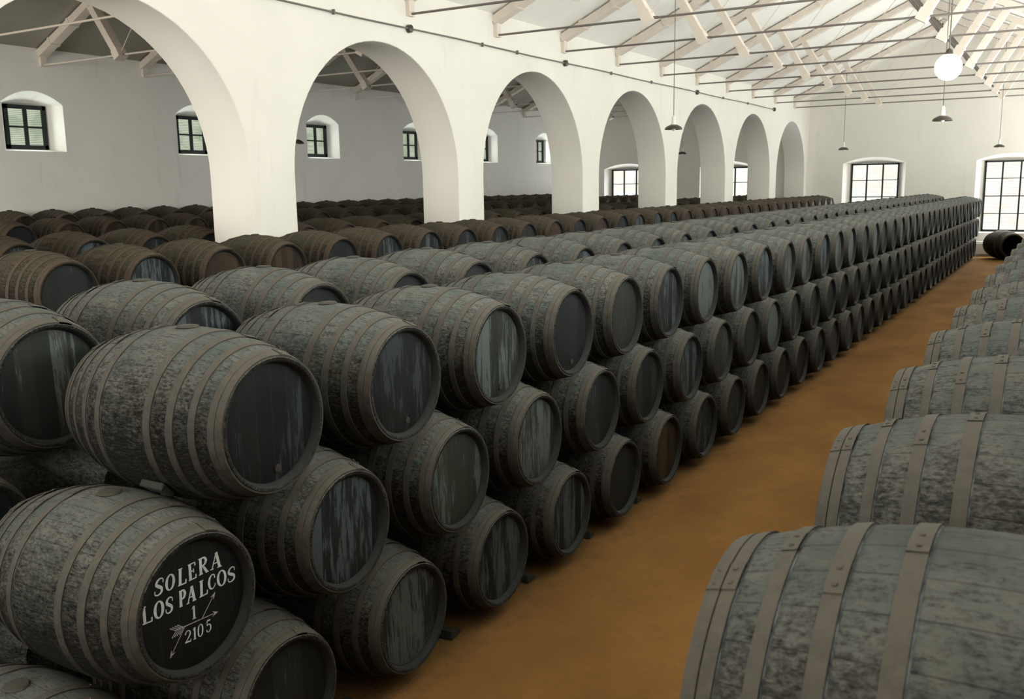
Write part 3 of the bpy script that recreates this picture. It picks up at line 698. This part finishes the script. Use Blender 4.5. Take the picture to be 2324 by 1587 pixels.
def arrow(a, b, w, head=0.030, hw=0.024):
    a, b = Vector(a), Vector(b); d = (b - a).normalized(); n = Vector((-d.y, d.x)); e = b - d * head
    strip(bm, [tuple(a), tuple(e)], [w, w * .8], XX + 0.0002)
    vs = [bm.verts.new((XX + 0.0003, p.x, p.y + RB)) for p in (b, e + n * hw * .6 - d * .006, e + d * .006, e - n * hw * .6 - d * .006)]; bm.faces.new(vs)
arrow((-0.122, -0.086), (0.1355, -0.098), 0.0052); arrow((0.0361, -0.0925), (0.1275, 0.009), 0.0045); arrow((-0.066, -0.090), (-0.1632, -0.208), 0.0045)
for i in range(4):
    y = -0.128 + i * 0.014
    strip(bm, [(y - .022, -0.086 + .022), (y + .012, -0.0885)], [.005, .0035], XX + .0004); strip(bm, [(y - .014, -0.086 - .030), (y + .012, -0.0885)], [.0065, .0035], XX + .0005)
mesh_obj('painted_arrows', bm, plain('lilac_sign_paint', (0.33, 0.33, 0.385), 0.6, 40, 0.3), SOLERA)

# ---------------------------------------------------------------- wedges between barrels
def wedge(loc, size, rot, label):
    bm = bmesh.new(); sx, sy, sz = size
    vs = [bm.verts.new(v) for v in ((-sx / 2, -sy / 2, 0), (sx / 2, -sy / 2, 0), (sx / 2, sy / 2, 0), (-sx / 2, sy / 2, 0), (-sx / 2, -sy / 2, sz), (sx / 2, -sy / 2, sz), (sx / 2, sy / 2, sz * .45), (-sx / 2, sy / 2, sz * .45))]
    for f in ((0, 3, 2, 1), (4, 5, 6, 7), (0, 1, 5, 4), (2, 3, 7, 6), (1, 2, 6, 5), (0, 4, 7, 3)): bm.faces.new([vs[i] for i in f])
    bmesh.ops.bevel(bm, geom=bm.edges[:], offset=.006, segments=1, affect='EDGES')
    o = mesh_obj('wooden_wedge', bm, M_WOODBLOCK); o.location = loc; o.rotation_euler = rot
    return tag(o, label, 'wedge', 'wooden wedges steadying the barrels')
# the contact line between a top barrel and the one below lies about 0.38 m above the lower axis
wedge((-0.46, -0.392, 1.690), (0.17, 0.09, 0.040), (math.radians(-35.6), 0, 0), 'wooden wedge lying on the lettered barrel under the topmost near barrel')
wedge((-0.55, 0.712, 1.692), (0.12, 0.09, 0.045), (math.radians(-35.6), 0, 0), 'dark wooden wedge between the two middle tier barrels beside the lettered one')
for i, k in enumerate((2, 3, 4, 5, 6)):
    y = k * P - 1.1 - 0.55
    wedge((-0.22, y + .13, 0.0), (0.12, 0.13, 0.075), (0, 0, J.uniform(-.2, .2)), 'wooden chock on the sand between floor tier barrels, %s from the near end' % ordw(i + 1))

# ---------------------------------------------------------------- open cask and masonry ramp at the end of the aisle
r = empty('open_cask', (0.98, 38.8, 0.0)); r.scale = (1.25, 1.25, 1.25)
bm = bmesh.new(); lathe(bm, [(-.64, .36), (-.4, .42), (0, .46), (.4, .42), (.64, .36), (.64, .33), (.4, .39), (0, .43), (-.4, .39), (-.60, .33), (-.60, 0)], 40, 'x', (0, 0, .46)); mesh_obj('staves', bm, [M_STAVE2], r, smooth=40)
bm = bmesh.new(); lathe(bm, [(.635, .325), (.4, .384), (0, .424), (-.4, .384), (-.59, .32), (-.59, 0)], 40, 'x', (0, 0, .46)); mesh_obj('black_lining', bm, M_DARK, r, smooth=40)  # near-black inner shell gives the open mouth its dark interior
for d in (-.58, -.3, .3, .58):
    bm = bmesh.new(); rr = .46 - .1 * (abs(d) / .64) ** 2; lathe(bm, [(d - .03, rr - .01), (d - .03, rr + .008), (d + .03, rr + .008 - .006), (d + .03, rr - .012)], 40, 'x', (0, 0, .46)); mesh_obj('hoop', bm, M_HOOP2, r, smooth=40)
r.rotation_euler = (0, 0, math.radians(-62)); tag(r, 'open brown cask with black empty mouth lying at the far end of the aisle', 'cask')
bm = bmesh.new(); box(bm, (0, 0, .3), (1.2, .5, .6)); bmesh.ops.bevel(bm, geom=bm.edges[:], offset=.08, segments=3, affect='EDGES')
o = mesh_obj('masonry_ledge', bm, M_PLASTER); o.location = (0.25, 40.52, 0); tag(o, 'whitewashed masonry ledge below the right far window behind the open cask', 'ledge')
